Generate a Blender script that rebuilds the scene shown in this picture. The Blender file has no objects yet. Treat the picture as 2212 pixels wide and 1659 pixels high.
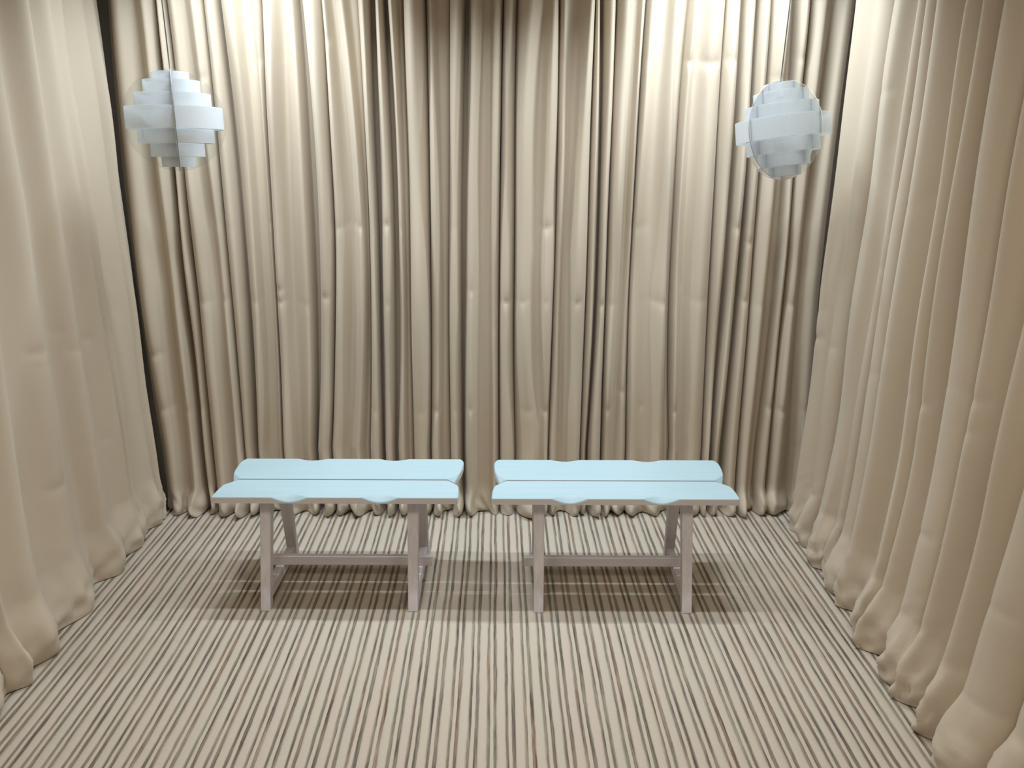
import bpy, bmesh, math, random
import numpy as np
from mathutils import Matrix, Vector

random.seed(7)
rng = np.random.default_rng(7)
scene = bpy.context.scene
col = scene.collection

# ------------------------------------------------------------------ camera
W, Hh = 2212., 1659.
F = 1790.
CAM_H = 1.728
PITCH = math.atan((829.5 - 290.) / F)
YAW = math.atan((1106. - 1075.) / F)
cam_d = bpy.data.cameras.new('camera')
cam_d.sensor_fit = 'HORIZONTAL'
cam_d.sensor_width = 36.
cam_d.lens = 36. * F / W
cam_d.clip_start = .05
cam = bpy.data.objects.new('camera', cam_d)
cam.location = (0, 0, CAM_H)
cam.rotation_euler = (math.pi / 2 - PITCH, 0, -YAW)
col.objects.link(cam)
scene.camera = cam

_fw = np.array([math.sin(YAW) * math.cos(PITCH), math.cos(YAW) * math.cos(PITCH), -math.sin(PITCH)])
_rt = np.array([math.cos(YAW), -math.sin(YAW), 0.])
_up = np.cross(_rt, _fw)
_O = np.array([0., 0., CAM_H])

def ray(x, y):
    return _fw + _rt * (x - W / 2) / F - _up * (y - Hh / 2) / F

def on_back(x, y, Y=3.62):
    d = ray(x, y); p = _O + d * Y / d[1]; return p[0], p[2]

def on_side(x, y, X):
    d = ray(x, y); p = _O + d * X / d[0]; return p[1], p[2]

# ------------------------------------------------------------------ materials
def lin(r, g, b):
    f = lambda c: c / 12.92 if c <= .04045 else ((c + .055) / 1.055) ** 2.4
    return (f(r / 255), f(g / 255), f(b / 255), 1)

class NT:
    def __init__(self, name):
        self.m = bpy.data.materials.new(name); self.m.use_nodes = True
        self.t = self.m.node_tree
        self.t.nodes.clear()
        self.out = self.n('ShaderNodeOutputMaterial')
    def n(self, kind, **kw):
        x = self.t.nodes.new(kind)
        for k, v in kw.items(): setattr(x, k, v)
        return x
    def l(self, a, b): self.t.links.new(a, b)
    def val(self, sock, v):
        if hasattr(v, 'is_output'): self.l(v, sock)
        else: sock.default_value = v
    def math(self, op, a, b=None, c=None, clamp=False):
        x = self.n('ShaderNodeMath', operation=op, use_clamp=clamp)
        self.val(x.inputs[0], a)
        if b is not None: self.val(x.inputs[1], b)
        if c is not None: self.val(x.inputs[2], c)
        return x.outputs[0]
    def noise(self, vec, scale, detail=2., rough=.5, dim='3D'):
        x = self.n('ShaderNodeTexNoise', noise_dimensions=dim)
        if vec is not None: self.l(vec, x.inputs['Vector'])
        x.inputs['Scale'].default_value = scale
        x.inputs['Detail'].default_value = detail
        x.inputs['Roughness'].default_value = rough
        return x.outputs['Fac']
    def mapping(self, vec, scale):
        x = self.n('ShaderNodeMapping')
        self.l(vec, x.inputs['Vector']); x.inputs['Scale'].default_value = scale
        return x.outputs[0]
    def mix(self, fac, a, b, blend='MIX'):
        x = self.n('ShaderNodeMix', data_type='RGBA', blend_type=blend)
        self.val(x.inputs[0], fac); self.val(x.inputs[6], a); self.val(x.inputs[7], b)
        return x.outputs[2]
    def ramp(self, fac, stops, interp='LINEAR'):
        x = self.n('ShaderNodeValToRGB')
        cr = x.color_ramp; cr.interpolation = interp
        while len(cr.elements) > len(stops): cr.elements.remove(cr.elements[-1])
        while len(cr.elements) < len(stops): cr.elements.new(.5)
        for e, (p, c) in zip(cr.elements, stops): e.position = p; e.color = c
        self.l(fac, x.inputs[0])
        return x.outputs[0]
    def bump(self, h, strength, dist):
        x = self.n('ShaderNodeBump')
        self.l(h, x.inputs['Height']); x.inputs['Strength'].default_value = strength
        x.inputs['Distance'].default_value = dist
        return x.outputs[0]
    def principled(self, color, rough, normal=None, **kw):
        p = self.n('ShaderNodeBsdfPrincipled')
        self.val(p.inputs['Base Color'], color); self.val(p.inputs['Roughness'], rough)
        if normal is not None: self.l(normal, p.inputs['Normal'])
        for k, v in kw.items(): self.val(p.inputs[k], v)
        self.l(p.outputs[0], self.out.inputs[0])
        return p

def mat_curtain():
    t = NT('curtain_sateen')
    co = t.n('ShaderNodeTexCoord').outputs['Object']
    weave = t.noise(t.mapping(co, (420, 420, 900)), 1., 2.)
    slub = t.noise(t.mapping(co, (14, 14, 260)), 1., 3.)
    patch = t.noise(co, 2.2, 2.)
    c = t.mix(t.math('MULTIPLY', slub, .35), (.548, .460, .354, 1), (.478, .394, .296, 1))
    c = t.mix(t.math('MULTIPLY', patch, .35), c, (.542, .466, .364, 1))
    h = t.math('ADD', t.math('MULTIPLY', weave, .5), t.math('MULTIPLY', slub, .5))
    nrm = t.bump(h, .12, .002)
    p = t.principled(c, .5, nrm)
    p.inputs['Sheen Weight'].default_value = .15
    p.inputs['Sheen Roughness'].default_value = .4
    p.inputs['Specular IOR Level'].default_value = .45
    return t.m

PERIOD = .0577
def mat_carpet():
    t = NT('striped_rib_carpet')
    co = t.n('ShaderNodeTexCoord').outputs['Object']
    sep = t.n('ShaderNodeSeparateXYZ'); t.l(co, sep.inputs[0])
    X, Y = sep.outputs[0], sep.outputs[1]
    wob = t.noise(t.mapping(co, (6, 1.4, 1)), 1., 2.)
    wob2 = t.noise(t.mapping(co, (60, 18, 1)), 1., 2.)
    xx = t.math('ADD', X, t.math('MULTIPLY', t.math('SUBTRACT', wob, .5), .016))
    xx = t.math('ADD', xx, t.math('MULTIPLY', t.math('SUBTRACT', wob2, .5), .0035))
    u = t.math('FRACT', t.math('DIVIDE', t.math('ADD', xx, 10 * PERIOD + .0445 + PERIOD * .37), PERIOD))
    # wide cream rib 0-.42, dark .42-.59, narrow cream .59-.79, dark .79-1
    def band(a, b, s, s2):
        return t.math('MULTIPLY', t.math('MULTIPLY_ADD', t.math('SUBTRACT', u, a), 1 / s, .5, clamp=True),
                      t.math('MULTIPLY_ADD', t.math('SUBTRACT', b, u), 1 / s2, .5, clamp=True))
    wv = t.math('MULTIPLY', t.math('SUBTRACT', t.noise(t.mapping(co, (35, 3, 1)), 1., 2.), .5), .16)
    wv2 = t.math('MULTIPLY', t.math('SUBTRACT', t.noise(t.mapping(co, (47, 4, 2)), 1., 2.), .5), .16)
    d1 = band(t.math('ADD', .435, wv), .595, .10, .035)
    d2 = band(.785, t.math('ADD', .985, wv2), .035, .075)
    dark = t.math('MAXIMUM', d1, d2)
    streak = t.noise(t.mapping(co, (190, 7, 1)), 1., 4., .65)
    streak2 = t.noise(t.mapping(co, (70, 2.6, 1)), 1., 2., .5)
    fleck = t.noise(t.mapping(co, (420, 90, 1)), 1., 2., .6)
    dc = t.ramp(t.math('ADD', t.math('MULTIPLY', streak, .6), t.math('MULTIPLY', streak2, .4)),
                [(.32, (.030, .023, .020, 1)), (.41, (.095, .076, .062, 1)), (.49, (.185, .152, .122, 1)),
                 (.57, (.255, .214, .170, 1)), (.66, (.34, .29, .235, 1))])
    tone = t.ramp(t.noise(t.mapping(co, (26, 1.9, 1)), 1., 2.), [(.32, (1.15, .93, .80, 1)), (.5, (1, 1, 1, 1)), (.60, (.95, 1.0, .86, 1)), (.72, (.93, .98, 1.06, 1))])
    dc = t.mix(1., dc, tone, 'MULTIPLY')
    dc = t.mix(t.math('MULTIPLY', fleck, .25), dc, (.20, .17, .14, 1))
    hue = t.noise(t.mapping(co, (40, 1.2, 1)), 1., 2.)
    lc = t.ramp(hue, [(.3, (.485, .395, .33, 1)), (.5, (.475, .405, .325, 1)), (.7, (.455, .41, .33, 1))])
    lc = t.mix(t.math('MULTIPLY', t.noise(t.mapping(co, (500, 260, 1)), 1., 2.), .25), lc, (.37, .325, .265, 1))
    c = t.mix(dark, lc, dc)
    cell = t.math('FRACT', t.math('MULTIPLY', Y, 210.))
    loops = t.math('ABSOLUTE', t.math('SUBTRACT', cell, .5))
    ribw = t.math('SUBTRACT', 1., t.math('POWER', t.math('ABSOLUTE', t.math('DIVIDE', t.math('SUBTRACT', u, .213), .22)), 2.), clamp=True)
    ribn = t.math('SUBTRACT', 1., t.math('POWER', t.math('ABSOLUTE', t.math('DIVIDE', t.math('SUBTRACT', u, .69), .11)), 2.), clamp=True)
    h = t.math('ADD', t.math('POWER', ribw, .6), t.math('MULTIPLY', t.math('POWER', ribn, .6), .7))
    h = t.math('ADD', h, t.math('MULTIPLY', loops, .25))
    nrm = t.bump(h, .55, .004)
    p = t.principled(c, .95, nrm)
    p.inputs['Specular IOR Level'].default_value = .1
    return t.m

def mat_wood(name, a, b, rough=.5, axis='X', spec=.3):
    t = NT(name)
    co = t.n('ShaderNodeTexCoord').outputs['Object']
    sc = {'X': (2.2, 60, 60), 'Z': (60, 60, 3), 'Y': (60, 3, 60)}[axis]
    g = t.noise(t.mapping(co, sc), 1., 4., .6)
    g2 = t.noise(t.mapping(co, tuple(v * .25 for v in sc)), 1., 2.)
    f = t.math('ADD', t.math('MULTIPLY', g, .6), t.math('MULTIPLY', g2, .4))
    c = t.ramp(f, [(.35, a), (.65, b)])
    p = t.principled(c, rough, t.bump(g, .12, .001))
    p.inputs['Specular IOR Level'].default_value = spec
    return t.m

def mat_plain(name, c, rough=.6, **kw):
    t = NT(name)
    co = t.n('ShaderNodeTexCoord').outputs['Object']
    g = t.noise(co, 30., 2.)
    cc = t.mix(t.math('MULTIPLY', g, .12), c, tuple(v * .8 for v in c[:3]) + (1,))
    t.principled(cc, rough, **kw)
    return t.m

def mat_band(name, trans, see, alb):
    """frosted white plastic: diffuse + translucent, optionally partly see-through"""
    t = NT(name)
    co = t.n('ShaderNodeTexCoord').outputs['Object']
    g = t.noise(t.mapping(co, (20, 20, 200)), 1., 2.)
    c = t.mix(t.math('MULTIPLY', g, .12), (alb * .93, alb * .97, alb, 1), (alb * .84, alb * .88, alb * .91, 1))
    d = t.n('ShaderNodeBsdfDiffuse'); t.l(c, d.inputs[0])
    tr = t.n('ShaderNodeBsdfTranslucent'); t.l(c, tr.inputs[0])
    m = t.n('ShaderNodeMixShader'); m.inputs[0].default_value = trans
    t.l(d.outputs[0], m.inputs[1]); t.l(tr.outputs[0], m.inputs[2])
    gl = t.n('ShaderNodeBsdfGlossy'); gl.inputs['Roughness'].default_value = .25
    m2 = t.n('ShaderNodeMixShader'); m2.inputs[0].default_value = .05
    t.l(m.outputs[0], m2.inputs[1]); t.l(gl.outputs[0], m2.inputs[2])
    last = m2
    if see > 0:
        tp = t.n('ShaderNodeBsdfTransparent')
        m3 = t.n('ShaderNodeMixShader'); m3.inputs[0].default_value = see
        t.l(m2.outputs[0], m3.inputs[1]); t.l(tp.outputs[0], m3.inputs[2]); last = m3
    t.l(last.outputs[0], t.out.inputs[0])
    return t.m

def mat_acrylic(name, tint, refl, haze):
    t = NT(name)
    fr = t.n('ShaderNodeFresnel'); fr.inputs[0].default_value = 1.49
    tp = t.n('ShaderNodeBsdfTransparent'); tp.inputs[0].default_value = tint
    gl = t.n('ShaderNodeBsdfGlossy'); gl.inputs['Roughness'].default_value = .03
    gl.inputs[0].default_value = (.9, .9, .9, 1)
    m = t.n('ShaderNodeMixShader')
    t.l(t.math('MULTIPLY', fr.outputs[0], refl, clamp=True), m.inputs[0])
    t.l(tp.outputs[0], m.inputs[1]); t.l(gl.outputs[0], m.inputs[2])
    d = t.n('ShaderNodeBsdfDiffuse'); d.inputs[0].default_value = (.7, .72, .72, 1)
    m2 = t.n('ShaderNodeMixShader'); m2.inputs[0].default_value = haze
    t.l(m.outputs[0], m2.inputs[1]); t.l(d.outputs[0], m2.inputs[2])
    t.l(m2.outputs[0], t.out.inputs[0])
    return t.m

M = dict(
    curtain=mat_curtain(), carpet=mat_carpet(),
    seat=mat_wood('white_painted_pine', (.325, .430, .465, 1), (.358, .460, .495, 1), .5, 'X', .3),
    legs=mat_wood('whitewashed_pine', (.61, .575, .60, 1), (.75, .71, .735, 1), .6, 'Z', .2),
    rail=mat_wood('whitewashed_pine_rail', (.60, .56, .58, 1), (.74, .69, .71, 1), .6, 'X', .2),
    siderail=mat_wood('whitewashed_pine_side_rail', (.60, .56, .58, 1), (.74, .69, .71, 1), .6, 'Y', .2),
    band=mat_band('white_frosted_plastic', .22, 0., .95),
    milky=mat_band('milky_see_through_plastic', .35, .40, .88),
    acrylic=mat_acrylic('clear_acrylic', (.965, .975, .97, 1), 1., .035),
    rim=mat_acrylic('acrylic_rim', (.42, .45, .45, 1), 1., .25),
    cord=mat_plain('grey_cord', (.25, .26, .28, 1), .4),
    wall=mat_plain('plaster', (.6, .55, .5, 1), .9),
    ceiling=mat_plain('ceiling_paint', (.7, .68, .65, 1), .9),
    holder=mat_plain('white_holder', (.8, .8, .8, 1), .5),
)

# ------------------------------------------------------------------ helpers
def link_mesh(name, verts, faces, mats, parent=None, smooth=False):
    me = bpy.data.meshes.new(name)
    me.from_pydata([tuple(map(float, v)) for v in verts], [], faces)
    for m in (mats if isinstance(mats, (list, tuple)) else [mats]): me.materials.append(m)
    me.update()
    if smooth: me.polygons.foreach_set('use_smooth', [True] * len(me.polygons))
    o = bpy.data.objects.new(name, me); col.objects.link(o)
    if parent: o.parent = parent
    return o

def obj_bm(name, bm, mats, parent=None, smooth=False):
    bmesh.ops.recalc_face_normals(bm, faces=bm.faces)
    me = bpy.data.meshes.new(name); bm.to_mesh(me); bm.free()
    for m in (mats if isinstance(mats, (list, tuple)) else [mats]): me.materials.append(m)
    if smooth: me.polygons.foreach_set('use_smooth', [True] * len(me.polygons))
    o = bpy.data.objects.new(name, me); col.objects.link(o)
    if parent: o.parent = parent
    return o

def tag(o, label, cat, group=None):
    o['label'] = label; o['category'] = cat
    if group: o['group'] = group

def empty(name, loc):
    o = bpy.data.objects.new(name, None); o.location = loc; o.empty_display_size = .1
    col.objects.link(o); return o

def loft_box(name, p0, p1, sx0, sy0, sx1, sy1, mat, parent, bev=.003, xdir=Vector((1, 0, 0))):
    """square bar from p0 to p1, horizontal cut ends, sections sx*sy; bevelled"""
    bm = bmesh.new()
    vs = []
    for p, sx, sy in ((p0, sx0, sy0), (p1, sx1, sy1)):
        for a, b in ((-1, -1), (1, -1), (1, 1), (-1, 1)):
            vs.append(bm.verts.new((p[0] + a * sx / 2, p[1] + b * sy / 2, p[2])))
    bm.faces.new(vs[0:4]); bm.faces.new(vs[4:8])
    for i in range(4):
        bm.faces.new((vs[i], vs[(i + 1) % 4], vs[4 + (i + 1) % 4], vs[4 + i]))
    bmesh.ops.recalc_face_normals(bm, faces=bm.faces)
    bmesh.ops.bevel(bm, geom=list(bm.edges), offset=bev, segments=2, affect='EDGES', profile=.5)
    return obj_bm(name, bm, mat, parent)

def box(name, lo, hi, mat, parent, bev=.003):
    bm = bmesh.new()
    bmesh.ops.create_cube(bm, size=1)
    for v in bm.verts:
        v.co = Vector([(lo[i] + hi[i]) / 2 + v.co[i] * (hi[i] - lo[i]) for i in range(3)])
    if bev: bmesh.ops.bevel(bm, geom=list(bm.edges), offset=bev, segments=2, affect='EDGES', profile=.5)
    return obj_bm(name, bm, mat, parent)

# ------------------------------------------------------------------ room shell
def slab(name, lo, hi, mat):
    o = box(name, lo, hi, mat, None, 0); o['kind'] = 'structure'; return o
CEIL = 2.62
slab('floor', (-1.95, -1.6, -.05), (1.85, 3.95, 0), M['carpet'])
slab('wall_back', (-1.95, 3.80, 0), (1.85, 3.95, CEIL), M['wall'])
slab('wall_left', (-1.95, -1.6, 0), (-1.74, 3.80, CEIL), M['wall'])
slab('wall_right', (1.56, -1.6, 0), (1.85, 3.80, CEIL), M['wall'])
slab('ceiling', (-1.95, -1.6, CEIL), (1.85, 3.95, CEIL + .1), M['ceiling'])

# ------------------------------------------------------------------ curtains
ZR = (on_back(1000, 75)[1], on_back(1000, 545)[1], on_back(1000, 915)[1])
def Bk(kind, d, a, b, c):
    xs = [on_back(a, 75)[0], on_back(b, 545)[0], on_back(c, 915)[0]]
    return kind, d, xs

C, R, V = 'C', 'R', 'V'
back_left = [
    (C, .0, 222, 270, 327), (C, .0, 232, 281.6, 337), (R, .065, 258, 306, 357), (V, .022, 288, 346, 387), (R, .065, 315, 367, 408),
    (C, 0, 335, 382, 421), (C, 0, 339, 389, 428), (R, .055, 347, 400, 437), (C, 0, 361, 411.7, 448), (R, .07, 380, 430, 468),
    (V, .028, 401, 460, 495), (R, .065, 424, 475, 510), (C, .01, 441, 487.6, 520), (R, .06, 458, 504, 531),
    (C, .004, 473, 521, 546), (C, .002, 478, 527, 551), (R, .068, 509, 551, 563), (V, .012, 525, 563, 580), (V, .012, 543, 581, 597),
    (R, .04, 553, 586, 604), (C, .004, 563.6, 590, 608), (R, .075, 585, 604, 619), (V, .022, 612, 628, 645), (R, .06, 634, 662, 670),
    (C, 0, 645, 674, 681), (C, 0, 656, 687, 685), (R, .075, 671, 703, 701), (C, .012, 698, 721.5, 716.8), (R, .06, 706, 732, 729),
    (V, .022, 725, 761, 754), (R, .06, 746, 782, 777), (V, .015, 764, 794, 793), (C, .01, 776, 797, 799), (R, .065, 788, 808, 812),
    (C, 0, 799, 815, 825), (C, 0, 810, 822, 829), (R, .065, 821, 838, 840), (C, .004, 832, 850, 852), (C, .004, 840, 860, 859),
    (R, .055, 850, 869, 871), (V, .01, 864, 878, 883), (C, .004, 872, 884, 891), (R, .078, 892, 904, 911), (C, 0, 921, 929, 930),
    (R, .06, 932, 944, 944), (V, .015, 948, 958, 959), (C, .006, 971, 970, 972), (R, .068, 989, 982, 985), (C, 0, 1004, 997, 998),
    (C, 0, 1010, 1005, 1003), (R, .075, 1027, 1021, 1017), (V, .028, 1046, 1040, 1036), (V, .026, 1058, 1055, 1055), (R, .055, 1070, 1066, 1067),
    (C, .0, 1085.5, 1078.5, 1077.5)]
back_right = [
    (C, .0, 1086.5, 1079.5, 1078.5), (R, .06, 1100, 1093, 1095), (C, 0, 1117, 1111, 1112), (R, .08, 1143, 1125, 1145), (V, .048, 1172, 1160, 1166),
    (R, .065, 1194, 1178, 1178), (C, .01, 1208, 1199, 1186), (R, .05, 1219, 1209, 1196), (V, .018, 1232, 1217, 1210),
    (V, .03, 1247, 1226, 1219), (R, .078, 1271, 1246, 1240), (C, .012, 1284, 1268.6, 1255), (R, .046, 1290, 1280, 1264),
    (C, 0, 1298, 1289, 1270), (C, 0, 1304, 1293, 1273), (R, .065, 1319, 1301, 1286), (C, .004, 1330, 1311, 1299),
    (R, .066, 1351, 1326, 1309), (V, .022, 1372, 1346, 1325), (R, .045, 1382, 1357, 1341), (C, .01, 1391, 1363, 1353),
    (R, .06, 1402, 1370, 1366), (V, .042, 1431, 1400, 1392), (R, .066, 1454, 1434, 1421), (V, .02, 1465, 1444, 1436), (C, 0, 1483.5, 1451, 1444.6),
    (R, .06, 1493, 1461, 1454), (V, .03, 1506, 1476, 1466), (R, .07, 1535, 1510, 1495), (C, .008, 1563, 1535, 1518),
    (R, .065, 1582, 1552, 1527), (C, .004, 1597, 1564, 1535), (C, .004, 1604, 1571, 1539), (R, .06, 1618, 1583, 1547), (C, .002, 1631, 1597, 1561),
    (C, .002, 1635, 1601, 1567), (R, .06, 1646, 1612, 1581), (C, .005, 1660, 1626, 1598), (R, .075, 1688, 1647, 1612), (V, .012, 1704, 1666, 1630),
    (C, .004, 1712, 1680, 1640), (R, .055, 1728, 1689, 1653), (C, 0, 1742, 1698, 1664), (R, .06, 1765, 1715, 1680), (V, .012, 1793, 1733, 1709), (R, .05, 1815, 1758, 1730), (C, .0, 1838, 1778, 1752)]

# wall row positions: quadratic through the three measured heights, straight beyond them
def row_pos(xs, z):
    z0, z1, z2 = ZR
    zz = np.clip(z, z2 - .12, z0 + .15)
    L0 = (zz - z1) * (zz - z2) / ((z0 - z1) * (z0 - z2))
    L1 = (zz - z0) * (zz - z2) / ((z1 - z0) * (z1 - z2))
    L2 = (zz - z0) * (zz - z1) / ((z2 - z0) * (z2 - z1))
    return xs[0] * L0 + xs[1] * L1 + xs[2] * L2

zs_low = [.003, .008, .016, .026, .038, .052, .068, .086, .106, .13, .16, .2]
zs = np.array(zs_low + list(np.linspace(.23, CEIL - .02, 205)))
NZ = len(zs)

def smooth_noise(n_terms, z, amp, fmin, fmax, r):
    o = np.zeros_like(z)
    for _ in range(n_terms):
        f = r.uniform(fmin, fmax); o += math.sin(1) * 0 + np.sin(z * f * 2 * math.pi + r.uniform(0, 6.283)) / n_terms
    return o * amp

def drape(name, knots, place, hem, wave, seg=9, wrinkle_z=(), flare=None, seed=1, wr_amp=.010, hemw=.12, crumple=.008, dvar=.26):
    """knots: list of (kind, depth, s(z) array).  place(s, d, z) -> xyz arrays.
    quarter-ellipse sections between creases and ridges make round tube pleats with tight seams"""
    r = np.random.default_rng(seed)
    K = len(knots)
    S = np.array([k[2] for k in knots])            # K x NZ
    D = np.array([[k[1]] * NZ for k in knots], float)
    for i, k in enumerate(knots):
        if 0 < i < K - 1: S[i] += smooth_noise(3, zs, wave, .25, 1.1, r)
        if k[0] != C:
            D[i] *= 1 + smooth_noise(3, zs, dvar, .3, 1.3, r)
        if 0 < i < K - 1: D[i] += smooth_noise(2, zs, .004, .2, .6, r)
    # keep ordering (no tangles)
    sgn = 1 if S[-1].mean() > S[0].mean() else -1
    for i in range(1, K):
        gap = (S[i] - S[i - 1]) * sgn
        S[i] = S[i - 1] + sgn * np.maximum(gap, .0012)
    cols_s, cols_d, cols_r = [], [], []
    for i in range(K - 1):
        ka, kb = knots[i][0], knots[i + 1][0]
        steps = seg if abs(S[i + 1] - S[i]).mean() > .012 else 6
        for j in range(steps + (1 if i == K - 2 else 0)):
            t = j / steps
            if ka == C and kb != C:
                fs, fd = 1 - math.cos(t * math.pi / 2), math.sin(t * math.pi / 2)
            elif kb == C and ka != C:
                fs, fd = math.sin(t * math.pi / 2), 1 - math.cos(t * math.pi / 2)
            else:
                fs, fd = t, t * t * (3 - 2 * t)
            cols_s.append(S[i] + (S[i + 1] - S[i]) * fs)
            cols_d.append(D[i] + (D[i + 1] - D[i]) * fd)
            isr = (1 - t if ka == R else 0) + (t if kb == R else 0)
            cols_r.append((i if ka == R and t < .5 else i + 1, isr))
    Sx = np.array(cols_s); Dx = np.array(cols_d)
    NC = len(Sx)
    # pressed cross wrinkles where the folded cloth was creased
    wrinkles = {}
    for i, k in enumerate(knots):
        wrinkles[i] = [(zw + r.uniform(-.012, .012), r.uniform(.0, 1.) ** 2 * wr_amp, r.uniform(.02, .045)) for zw in wrinkle_z if r.random() < .55]
        if r.random() < .25: wrinkles[i].append((r.uniform(.5, 2.2), r.uniform(.2, .8) * wr_amp, r.uniform(.02, .05)))
    for c_, (ki, w) in enumerate(cols_r):
        for zw, a, wd in wrinkles.get(ki, ()):
            q = zs - zw - .022 * (1 - w)
            Dx[c_] += -a * math.sqrt(w) * np.where(q > 0, np.exp(-np.abs(q) / wd), np.exp(-np.abs(q) / .02))
    # hem: the cloth breaks on the carpet in soft puffs
    hb = np.clip(1 - zs / hemw, 0, 1)
    puff = np.sin(np.clip(zs / hemw, 0, 1) ** .75 * math.pi)
    amp = np.zeros(NC); lat = np.zeros(NC)
    u = np.linspace(0, 1, NC)
    base = np.array([hem * r.uniform(.35, 1.25) for _ in range(K + 2)])
    base[[0, 1, 2, K - 2, K - 1, K]] *= .15
    latk = np.array([r.uniform(-.016, .016) for _ in range(K + 2)])
    latk[[0, 1, K - 2, K - 1, K]] = 0
    for c_, (ki, w) in enumerate(cols_r):
        amp[c_] = base[ki] * (.35 + .65 * w); lat[c_] = latk[ki]
    ker = np.array([1, 3, 4, 3, 1.]); ker /= ker.sum()
    amp = np.convolve(np.pad(amp, 2, mode='edge'), ker, 'valid'); lat = np.convolve(np.pad(lat, 2, mode='edge'), ker, 'valid')
    Dx = Dx + amp[:, None] * puff[None, :]
    Dx = Dx + (hem * .35) * (hb ** 1.2)[None, :]
    Sx = Sx + lat[:, None] * (puff * 1.2)[None, :]
    # small secondary crumples in the puffs
    cr = np.sin(np.arange(NC)[:, None] * .55 + zs[None, :] * 60) * np.sin(np.arange(NC)[:, None] * .17 + zs[None, :] * 23 + 1)
    Dx = Dx + cr * hem * .22 * puff[None, :]
    U = np.cumsum(np.abs(np.diff(Sx[:, 20], prepend=Sx[0, 20])) + np.abs(np.diff(Dx[:, 20], prepend=Dx[0, 20])))[:, None]
    ZZ = zs[None, :]
    cmask = np.exp(-(ZZ / (hemw * .8)) ** 2) * np.clip(ZZ / .02, 0, 1)
    for _ in range(9):
        ang = r.uniform(-.9, .9); f = r.uniform(5, 16)
        ph = (U * math.cos(ang) + ZZ * math.sin(ang)) * f * 2 * math.pi / 2 + r.uniform(0, 6.3) + 1.4 * np.sin(U * r.uniform(6, 20) + ZZ * r.uniform(8, 25) + r.uniform(0, 6))
        Dx = Dx + crumple * (1 - np.abs(np.sin(ph)) * 1.6) / 2.2 * cmask * (.5 + .5 * np.sin(U * r.uniform(2, 9) + r.uniform(0, 6)))
    if flare is not None: Dx = Dx + flare(Sx, zs[None, :] * np.ones((NC, 1)))
    Z = np.repeat(zs[None, :], NC, 0)
    lift = np.zeros(NC)
    for c_, (ki, w) in enumerate(cols_r): lift[c_] = (base[ki] * 7 % 1) * .014 * (1 - w)
    lift = np.convolve(np.pad(lift, 2, mode='edge'), ker, 'valid')
    Z = Z + lift[:, None] * np.clip(1 - Z / .1, 0, 1)
    P = place(Sx, Dx, Z)
    verts = np.stack(P, -1).reshape(-1, 3)
    faces = []
    for c_ in range(NC - 1):
        b0, b1 = c_ * NZ, (c_ + 1) * NZ
        for j in range(NZ - 1):
            faces.append((b0 + j, b1 + j, b1 + j + 1, b0 + j + 1))
    return link_mesh(name, verts, faces, M['curtain'], None, True)

YB = 3.655
def place_back(s, d, z):
    return s, YB - .0175 * (s + .2) - d, z

for kn in (back_left, back_right):        # deep narrow seams, deeper still where two seams pair up
    for i, k in enumerate(list(kn)):
        d = k[1]
        if k[0] == C:
            pair = (i > 0 and kn[i - 1][0] == C) or (i + 1 < len(kn) and kn[i + 1][0] == C)
            d = -.012 if (i == 0 or i == len(kn) - 1 or (kn is back_left and i == 1)) else d - (.042 if pair else .02)
        elif k[0] == V: d *= .6
        kn[i] = (k[0], d) + k[2:]
def mk(kn): return [(k, d, row_pos([on_back(a, 75)[0], on_back(b, 545)[0], on_back(c, 915)[0]], zs)) for k, d, a, b, c in kn]
WZ = (on_back(1000, 490)[1], on_back(1000, 655)[1], on_back(1000, 135)[1], on_back(1000, 885)[1])
WZ_BACK = WZ
o = drape('curtain', mk(back_left), place_back, .045, .0025, 9, WZ_BACK, None, 3)
tag(o, 'beige pleated curtain across the back wall, left half, behind the left bench', 'curtain')
o = drape('curtain', mk(back_right), place_back, .045, .0025, 9, WZ_BACK, None, 5)
tag(o, 'beige pleated curtain across the back wall, right half, behind the right bench', 'curtain')

def side_knots(rows, X, extra_step, y_end, amp, r, yfirst=None):
    out = []
    for k, d, a, b in rows:
        y0, z0 = on_side(a, 275, X); y1, z1 = on_side(b, 875, X)
        sl = (y0 - y1) / (z0 - z1)
        sl = max(-.12, min(.12, sl))
        ym = (y0 + y1) / 2; zm = (z0 + z1) / 2
        out.append([k, d, ym + sl * np.clip(zs - zm, -1.0, 1.0)])
    for i in range(1, len(out)):      # monotone towards the camera
        out[i][2] = np.minimum(out[i][2], out[i - 1][2] - .004)
    y = out[-1][2].copy(); kind = out[-1][0]
    while y.mean() > y_end:
        kind = R if kind != R else r.choice([C, V], p=[.35, .65])
        y = y - r.uniform(.35, 1.) * extra_step
        out.append([kind, amp * r.uniform(.8, 1.1) if kind == R else (0 if kind == C else amp * r.uniform(.2, .5)), y.copy()])
    return out

XL, XR = -1.575, 1.345
left_rows = [(R, 0.078, 238, 320), (V, 0.046, 226, 312), (R, 0.070, 222, 309), (V, 0.031, 199, 285), (R, 0.065, 178, 268), (V, 0.046, 165, 258), (R, 0.074, 148, 250),
             (V, 0.031, 121, 222), (R, 0.070, 102, 192), (V, 0.000, 70, 167), (R, 0.070, 25, 112), (V, 0.008, -28, 59), (R, 0.070, -70, 15), (V, 0.016, -110, -30)]
lr = np.random.default_rng(11)
lk = side_knots(left_rows, XL, .13, -1.3, .07, lr)
lk = [[C, 0., np.full_like(zs, 3.635)], [R, .062, np.full_like(zs, 3.605)]] + lk


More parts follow.
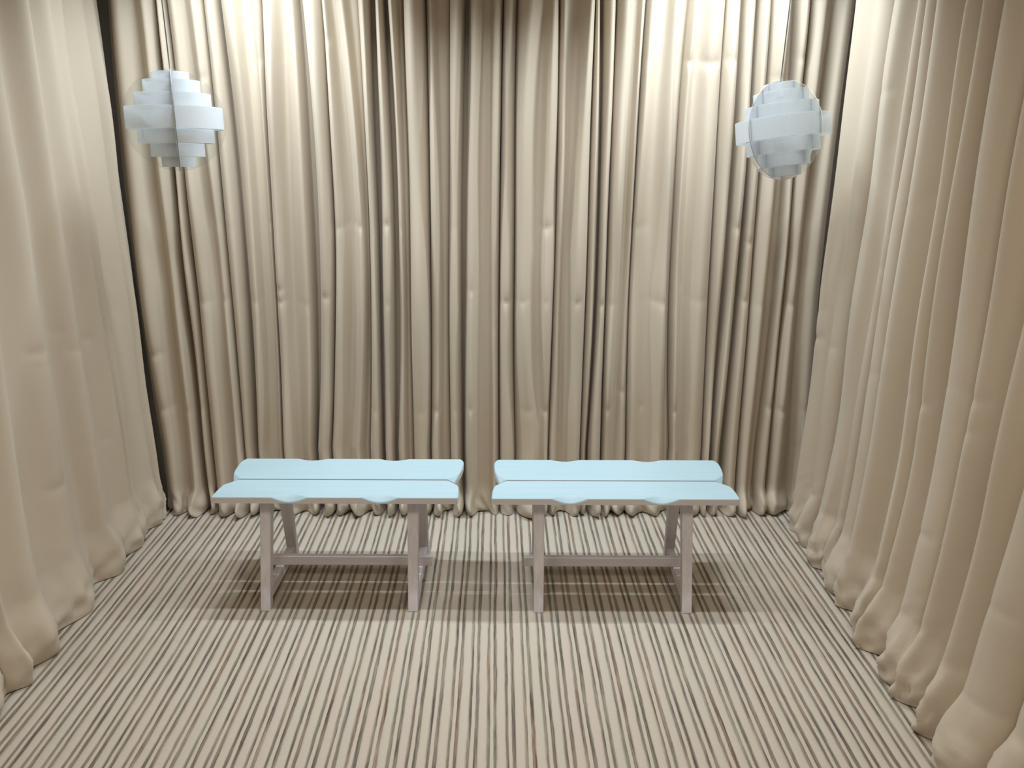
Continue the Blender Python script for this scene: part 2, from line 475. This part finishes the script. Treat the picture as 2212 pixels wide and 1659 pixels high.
def place_left(s, d, z): return -1.648 + d, s, z
def flare_left(s, z): return .03 * np.clip(1 - z / .6, 0, 1) ** 1.5 * np.clip((3.3 - s) / .6, 0, 1)
o = drape('curtain', lk, place_left, .03, .0022, 10, (WZ[1], WZ[3], .95), flare_left, 9, .007, .22, .008, .12)
tag(o, 'beige curtain hanging along the left side with soft shallow folds', 'curtain')

right_rows = [(R, 0.084, 1818, 1745), (V, 0.042, 1841, 1765), (R, 0.077, 1857, 1777), (C, .0, 1876, 1792), (R, 0.084, 1908, 1822), (V, 0.045, 1928, 1836),
              (R, 0.070, 1937, 1846), (C, .0, 1950, 1857), (R, 0.077, 1960, 1868), (C, .02, 1976, 1887), (R, 0.087, 1990, 1900), (V, 0.011, 2028, 1927),
              (R, 0.084, 2047, 1962), (V, 0.042, 2067, 1978), (R, 0.084, 2082, 1988), (V, 0.014, 2114, 2016), (R, 0.091, 2140, 2044), (C, .004, 2192, 2086),
              (R, 0.084, 2208, 2100), (V, 0.014, 2262, 2143), (C, .006, 2280, 2162), (R, 0.084, 2305, 2180), (V, 0.014, 2370, 2235), (R, 0.091, 2400, 2260)]
rk = side_knots(right_rows, XR, .14, -1.3, .06, np.random.default_rng(12))
rk = [[C, 0., np.minimum(rk[0][2] + .03, 3.48)]] + rk
def place_right(s, d, z): return 1.425 - d, s, z
def flare_right(s, z): return .085 * np.clip(1 - z / .75, 0, 1) ** 1.6 * np.clip((3.5 - s) / 1.6, 0, 1)
o = drape('curtain', rk, place_right, .032, .0022, 10, (WZ[1], WZ[3], .9), flare_right, 13, .006, .24, .014, .10)
tag(o, 'beige curtain hanging along the right side with deep folds pooling on the carpet', 'curtain')

# ------------------------------------------------------------------ benches
HB = .45
LEN, DEP = .91, .38
TH = .025
SLOT = -.022           # slot between the boards, measured from the bench centre
def seat_board(parent, y0, y1, outer):
    """one board: finger-carved scallops on its outer edge, scooped ends at the slot"""
    nx, ny = 150, 40
    inner = y0 if outer == y1 else y1
    ys = np.linspace(0, 1, ny + 1)
    yy = y0 + (y1 - y0) * (.5 - .5 * np.cos(ys * math.pi))
    tt = np.linspace(0, 1, nx + 1)
    top = np.zeros((nx + 1, ny + 1, 3))
    bot = np.zeros_like(top)
    for j, y in enumerate(yy):
        di = abs(y - inner); do = abs(y - outer)
        # end outline: scooped near the slot, rounded at the outer corner
        half = LEN / 2 - .025 * (1 - min(1, di / abs(y1 - y0))) ** 3.2
        rr, ra = (.05, .022) if outer > inner else (.008, .004)
        q = max(0, 1 - do / rr)
        half -= ra * (1 - math.sqrt(max(0, 1 - q * q)))
        for i, t in enumerate(tt):
            te = .5 - .5 * math.cos(t * math.pi)
            te = .5 * te + .5 * t
            x = -half + 2 * half * te
            z = HB
            for xc in (-.167, .168):
                e = (x - xc) / (.073 if outer < inner else .066)
                if abs(e) < 1:
                    prof = (1 - e * e) ** 1.3
                    reach = (.030 if outer < inner else .022) * prof
                    if reach > 1e-5 and do < reach:
                        z -= ((.020 if outer < inner else .010) * prof) * (1 - do / reach) ** 1.1
            dx = half - abs(x)                 # chamfer at the scooped end near the slot
            cw = .03 * max(0, 1 - di / .055)
            if cw > 0 and dx < cw: z -= .017 * (1 - dx / cw) * max(0, 1 - di / .055)
            for edge in (dx, do, di):          # eased arris
                if edge < .003: z -= .0025 * (1 - edge / .003) ** 2
            top[i, j] = (x, y, z); bot[i, j] = (x, y, HB - TH)
    n = (nx + 1) * (ny + 1)
    verts = np.concatenate([top.reshape(-1, 3), bot.reshape(-1, 3)])
    idx = lambda i, j, b=0: b * n + i * (ny + 1) + j
    faces = []
    for i in range(nx):
        for j in range(ny):
            faces.append((idx(i, j), idx(i + 1, j), idx(i + 1, j + 1), idx(i, j + 1)))
            faces.append((idx(i, j, 1), idx(i, j + 1, 1), idx(i + 1, j + 1, 1), idx(i + 1, j, 1)))
    nflat = len(faces)
    for i in range(nx):
        faces.append((idx(i, 0), idx(i, 0, 1), idx(i + 1, 0, 1), idx(i + 1, 0)))
        faces.append((idx(i, ny), idx(i + 1, ny), idx(i + 1, ny, 1), idx(i, ny, 1)))
    for j in range(ny):
        faces.append((idx(0, j), idx(0, j + 1), idx(0, j + 1, 1), idx(0, j, 1)))
        faces.append((idx(nx, j), idx(nx, j, 1), idx(nx, j + 1, 1), idx(nx, j + 1)))
    o = link_mesh('seat_board', verts, faces, [M['seat'], M['rail']], parent)
    for k in range(nflat, len(faces)): o.data.polygons[k].material_index = 1
    return o

def bench(loc, rz, label):
    b = empty('bench', loc); b.rotation_euler = (0, 0, rz)
    tag(b, label, 'bench')
    seat_board(b, -DEP / 2, SLOT - .0052, -DEP / 2)
    seat_board(b, SLOT + .0052, DEP / 2, DEP / 2)
    for sx in (-1, 1):
        x = sx * .279
        box('cross_batten', (x - .034, -.150, HB - TH - .018), (x + .034, .155, HB - TH), M['siderail'], b)
        loft_box('leg', (x, -.098, HB - TH - .018), (x, -.215, 0), .042, .046, .036, .040, M['legs'], b)
        loft_box('leg', (x, .112, HB - TH - .018), (x, .185, 0), .042, .046, .038, .042, M['legs'], b)
        box('side_rail', (x - .016, -.192, .030), (x + .016, .168, .072), M['siderail'], b)
    box('cross_batten', (-.02, -.150, HB - TH - .018), (.02, .155, HB - TH), M['siderail'], b)
    box('stretcher', (-.333, -.012, .072), (.333, .012, .112), M['rail'], b)
    return b
bench((-.600, 2.996, 0), math.radians(-1.5), 'white low bench on the left, two scalloped boards on trestle legs')
bench((.433, 2.966, 0), math.radians(-1.5), 'white low bench on the right, two scalloped boards on trestle legs')

# ------------------------------------------------------------------ pendant lamps
RL = .178
TIERS = [(.35, .94, .775), (.55, .775, .52), (.74, .52, .255), (.945, .255, -.175), (.74, -.175, -.45), (.53, -.45, -.715), (.335, -.715, -.92)]
def half_band(name, r, z0, z1, side, mat, parent, off=.0022, th=.0016):
    n = 48
    v, f = [], []
    a_off = math.asin(min(.5, off / r))
    for i in range(n + 1):
        a = -math.pi / 2 + a_off + (math.pi - 2 * a_off) * i / n
        if side < 0: a += math.pi
        for rr, z in ((r, z0), (r, z1), (r - th, z1), (r - th, z0)):
            v.append((rr * math.cos(a), rr * math.sin(a), z))
    for i in range(n):
        for k in range(4):
            f.append((i * 4 + k, i * 4 + (k + 1) % 4, (i + 1) * 4 + (k + 1) % 4, (i + 1) * 4 + k))
    f.append((0, 3, 2, 1)); f.append((n * 4, n * 4 + 1, n * 4 + 2, n * 4 + 3))
    o = link_mesh(name, v, f, mat, parent, False)
    for p in o.data.polygons:
        p.use_smooth = False
    return o

def disc(parent, along, th=.003):
    """upright clear disc; along = 'Y' or 'X' direction it lies in"""
    n = 128
    v, f, mi = [], [], []
    for s in (-1, 1):
        for i in range(n):
            a = 2 * math.pi * i / n
            c, z = RL * math.cos(a), RL * math.sin(a)
            v.append((s * th / 2, c, z) if along == 'Y' else (c, s * th / 2, z))
    f.append(tuple(range(n))); f.append(tuple(range(n, 2 * n)))
    for i in range(n):
        f.append((i, (i + 1) % n, n + (i + 1) % n, n + i))
    o = link_mesh('clear_disc', v, f, [M['acrylic'], M['rim']], parent)
    for k, p in enumerate(o.data.polygons): p.material_index = 0 if k < 2 else 1
    return o

def lamp(loc, rz, tilt_x, tilt_y, label):
    e = empty('pendant_lamp', loc)
    e.rotation_euler = (Matrix.Rotation(tilt_y, 3, 'Y') @ Matrix.Rotation(tilt_x, 3, 'X') @ Matrix.Rotation(rz, 3, 'Z')).to_euler()
    tag(e, label, 'lamp')
    disc(e, 'Y'); disc(e, 'X')
    for r, z0, z1 in TIERS:
        w = half_band('white_band', r * RL, z0 * RL, z1 * RL + .0006, 1, M['band'], e)
        half_band('milky_band', r * RL, z0 * RL, z1 * RL + .0006, -1, M['milky'], e)
    # cord to the ceiling
    bm = bmesh.new()
    inv = e.rotation_euler.to_matrix().inverted()
    top = inv @ Vector((0, 0, CEIL - loc[2])); bot = Vector((0, 0, RL * .93))
    n = 8; rings = []
    for p in (bot, top):
        rings.append([bm.verts.new(p + Vector((.0022 * math.cos(2 * math.pi * i / n), .0022 * math.sin(2 * math.pi * i / n), 0))) for i in range(n)])
    for i in range(n): bm.faces.new((rings[0][i], rings[0][(i + 1) % n], rings[1][(i + 1) % n], rings[1][i]))
    bm.faces.new(rings[0]); bm.faces.new(rings[1])
    obj_bm('cord', bm, M['cord'], e, True)
    # lamp holder inside the crown
    bm = bmesh.new()
    bmesh.ops.create_cone(bm, cap_ends=True, segments=24, radius1=.02, radius2=.016, depth=.05, matrix=Matrix.Translation((0, 0, RL * .82)))
    obj_bm('lamp_holder', bm, M['holder'], e, False)
    return e
YLP = 3.2
def lamp_at(px, py):
    x, z = on_back(px, py, YLP); return (x, YLP, z)
lamp(lamp_at(378, 261), math.radians(20.4), math.radians(-2), 0, 'white banded globe pendant lamp on the left, its clear disc turned edge on')
lamp(lamp_at(1690, 283), math.radians(122), math.radians(-6), math.radians(-6), 'white banded globe pendant lamp on the right, its clear disc showing as an oval')

# ------------------------------------------------------------------ light
def area(name, loc, sx, sy, power, color, spread=180, rot=(0, 0, 0)):
    d = bpy.data.lights.new(name, 'AREA'); d.shape = 'RECTANGLE'; d.size = sx; d.size_y = sy
    d.energy = power; d.color = color; d.spread = math.radians(spread)
    o = bpy.data.objects.new(name, d); o.location = loc; o.rotation_euler = rot; col.objects.link(o); return o
COOL = (.87, 1.0, 1.10)
area('ceiling_tube', (-.02, 2.93, CEIL - .03), 2.0, .025, 21, COOL, 118)
for x in (-.94, .86):
    area('ceiling_tube', (x, 3.31, CEIL - .03), .55, .025, 19, COOL, 130)
for x in (-.8, .8):
    area('front_fill', (x, .9, CEIL - .03), .6, .6, 18, (1.0, .92, .81), 170)  # unseen warm fill, added to lift the near floor and the shadows

w = bpy.data.worlds.new('world'); scene.world = w; w.use_nodes = True
bg = w.node_tree.nodes['Background']
bg.inputs[0].default_value = (1, .93, .85, 1); bg.inputs[1].default_value = .27

scene.view_settings.view_transform = 'Standard'
scene.view_settings.look = 'None'
scene.view_settings.gamma = 1
scene.view_settings.exposure = -0.36
scene.view_settings.use_curve_mapping = False
scene.cycles.max_bounces = 8
scene.cycles.transparent_max_bounces = 24
scene.cycles.caustics_reflective = False
scene.cycles.caustics_refractive = False
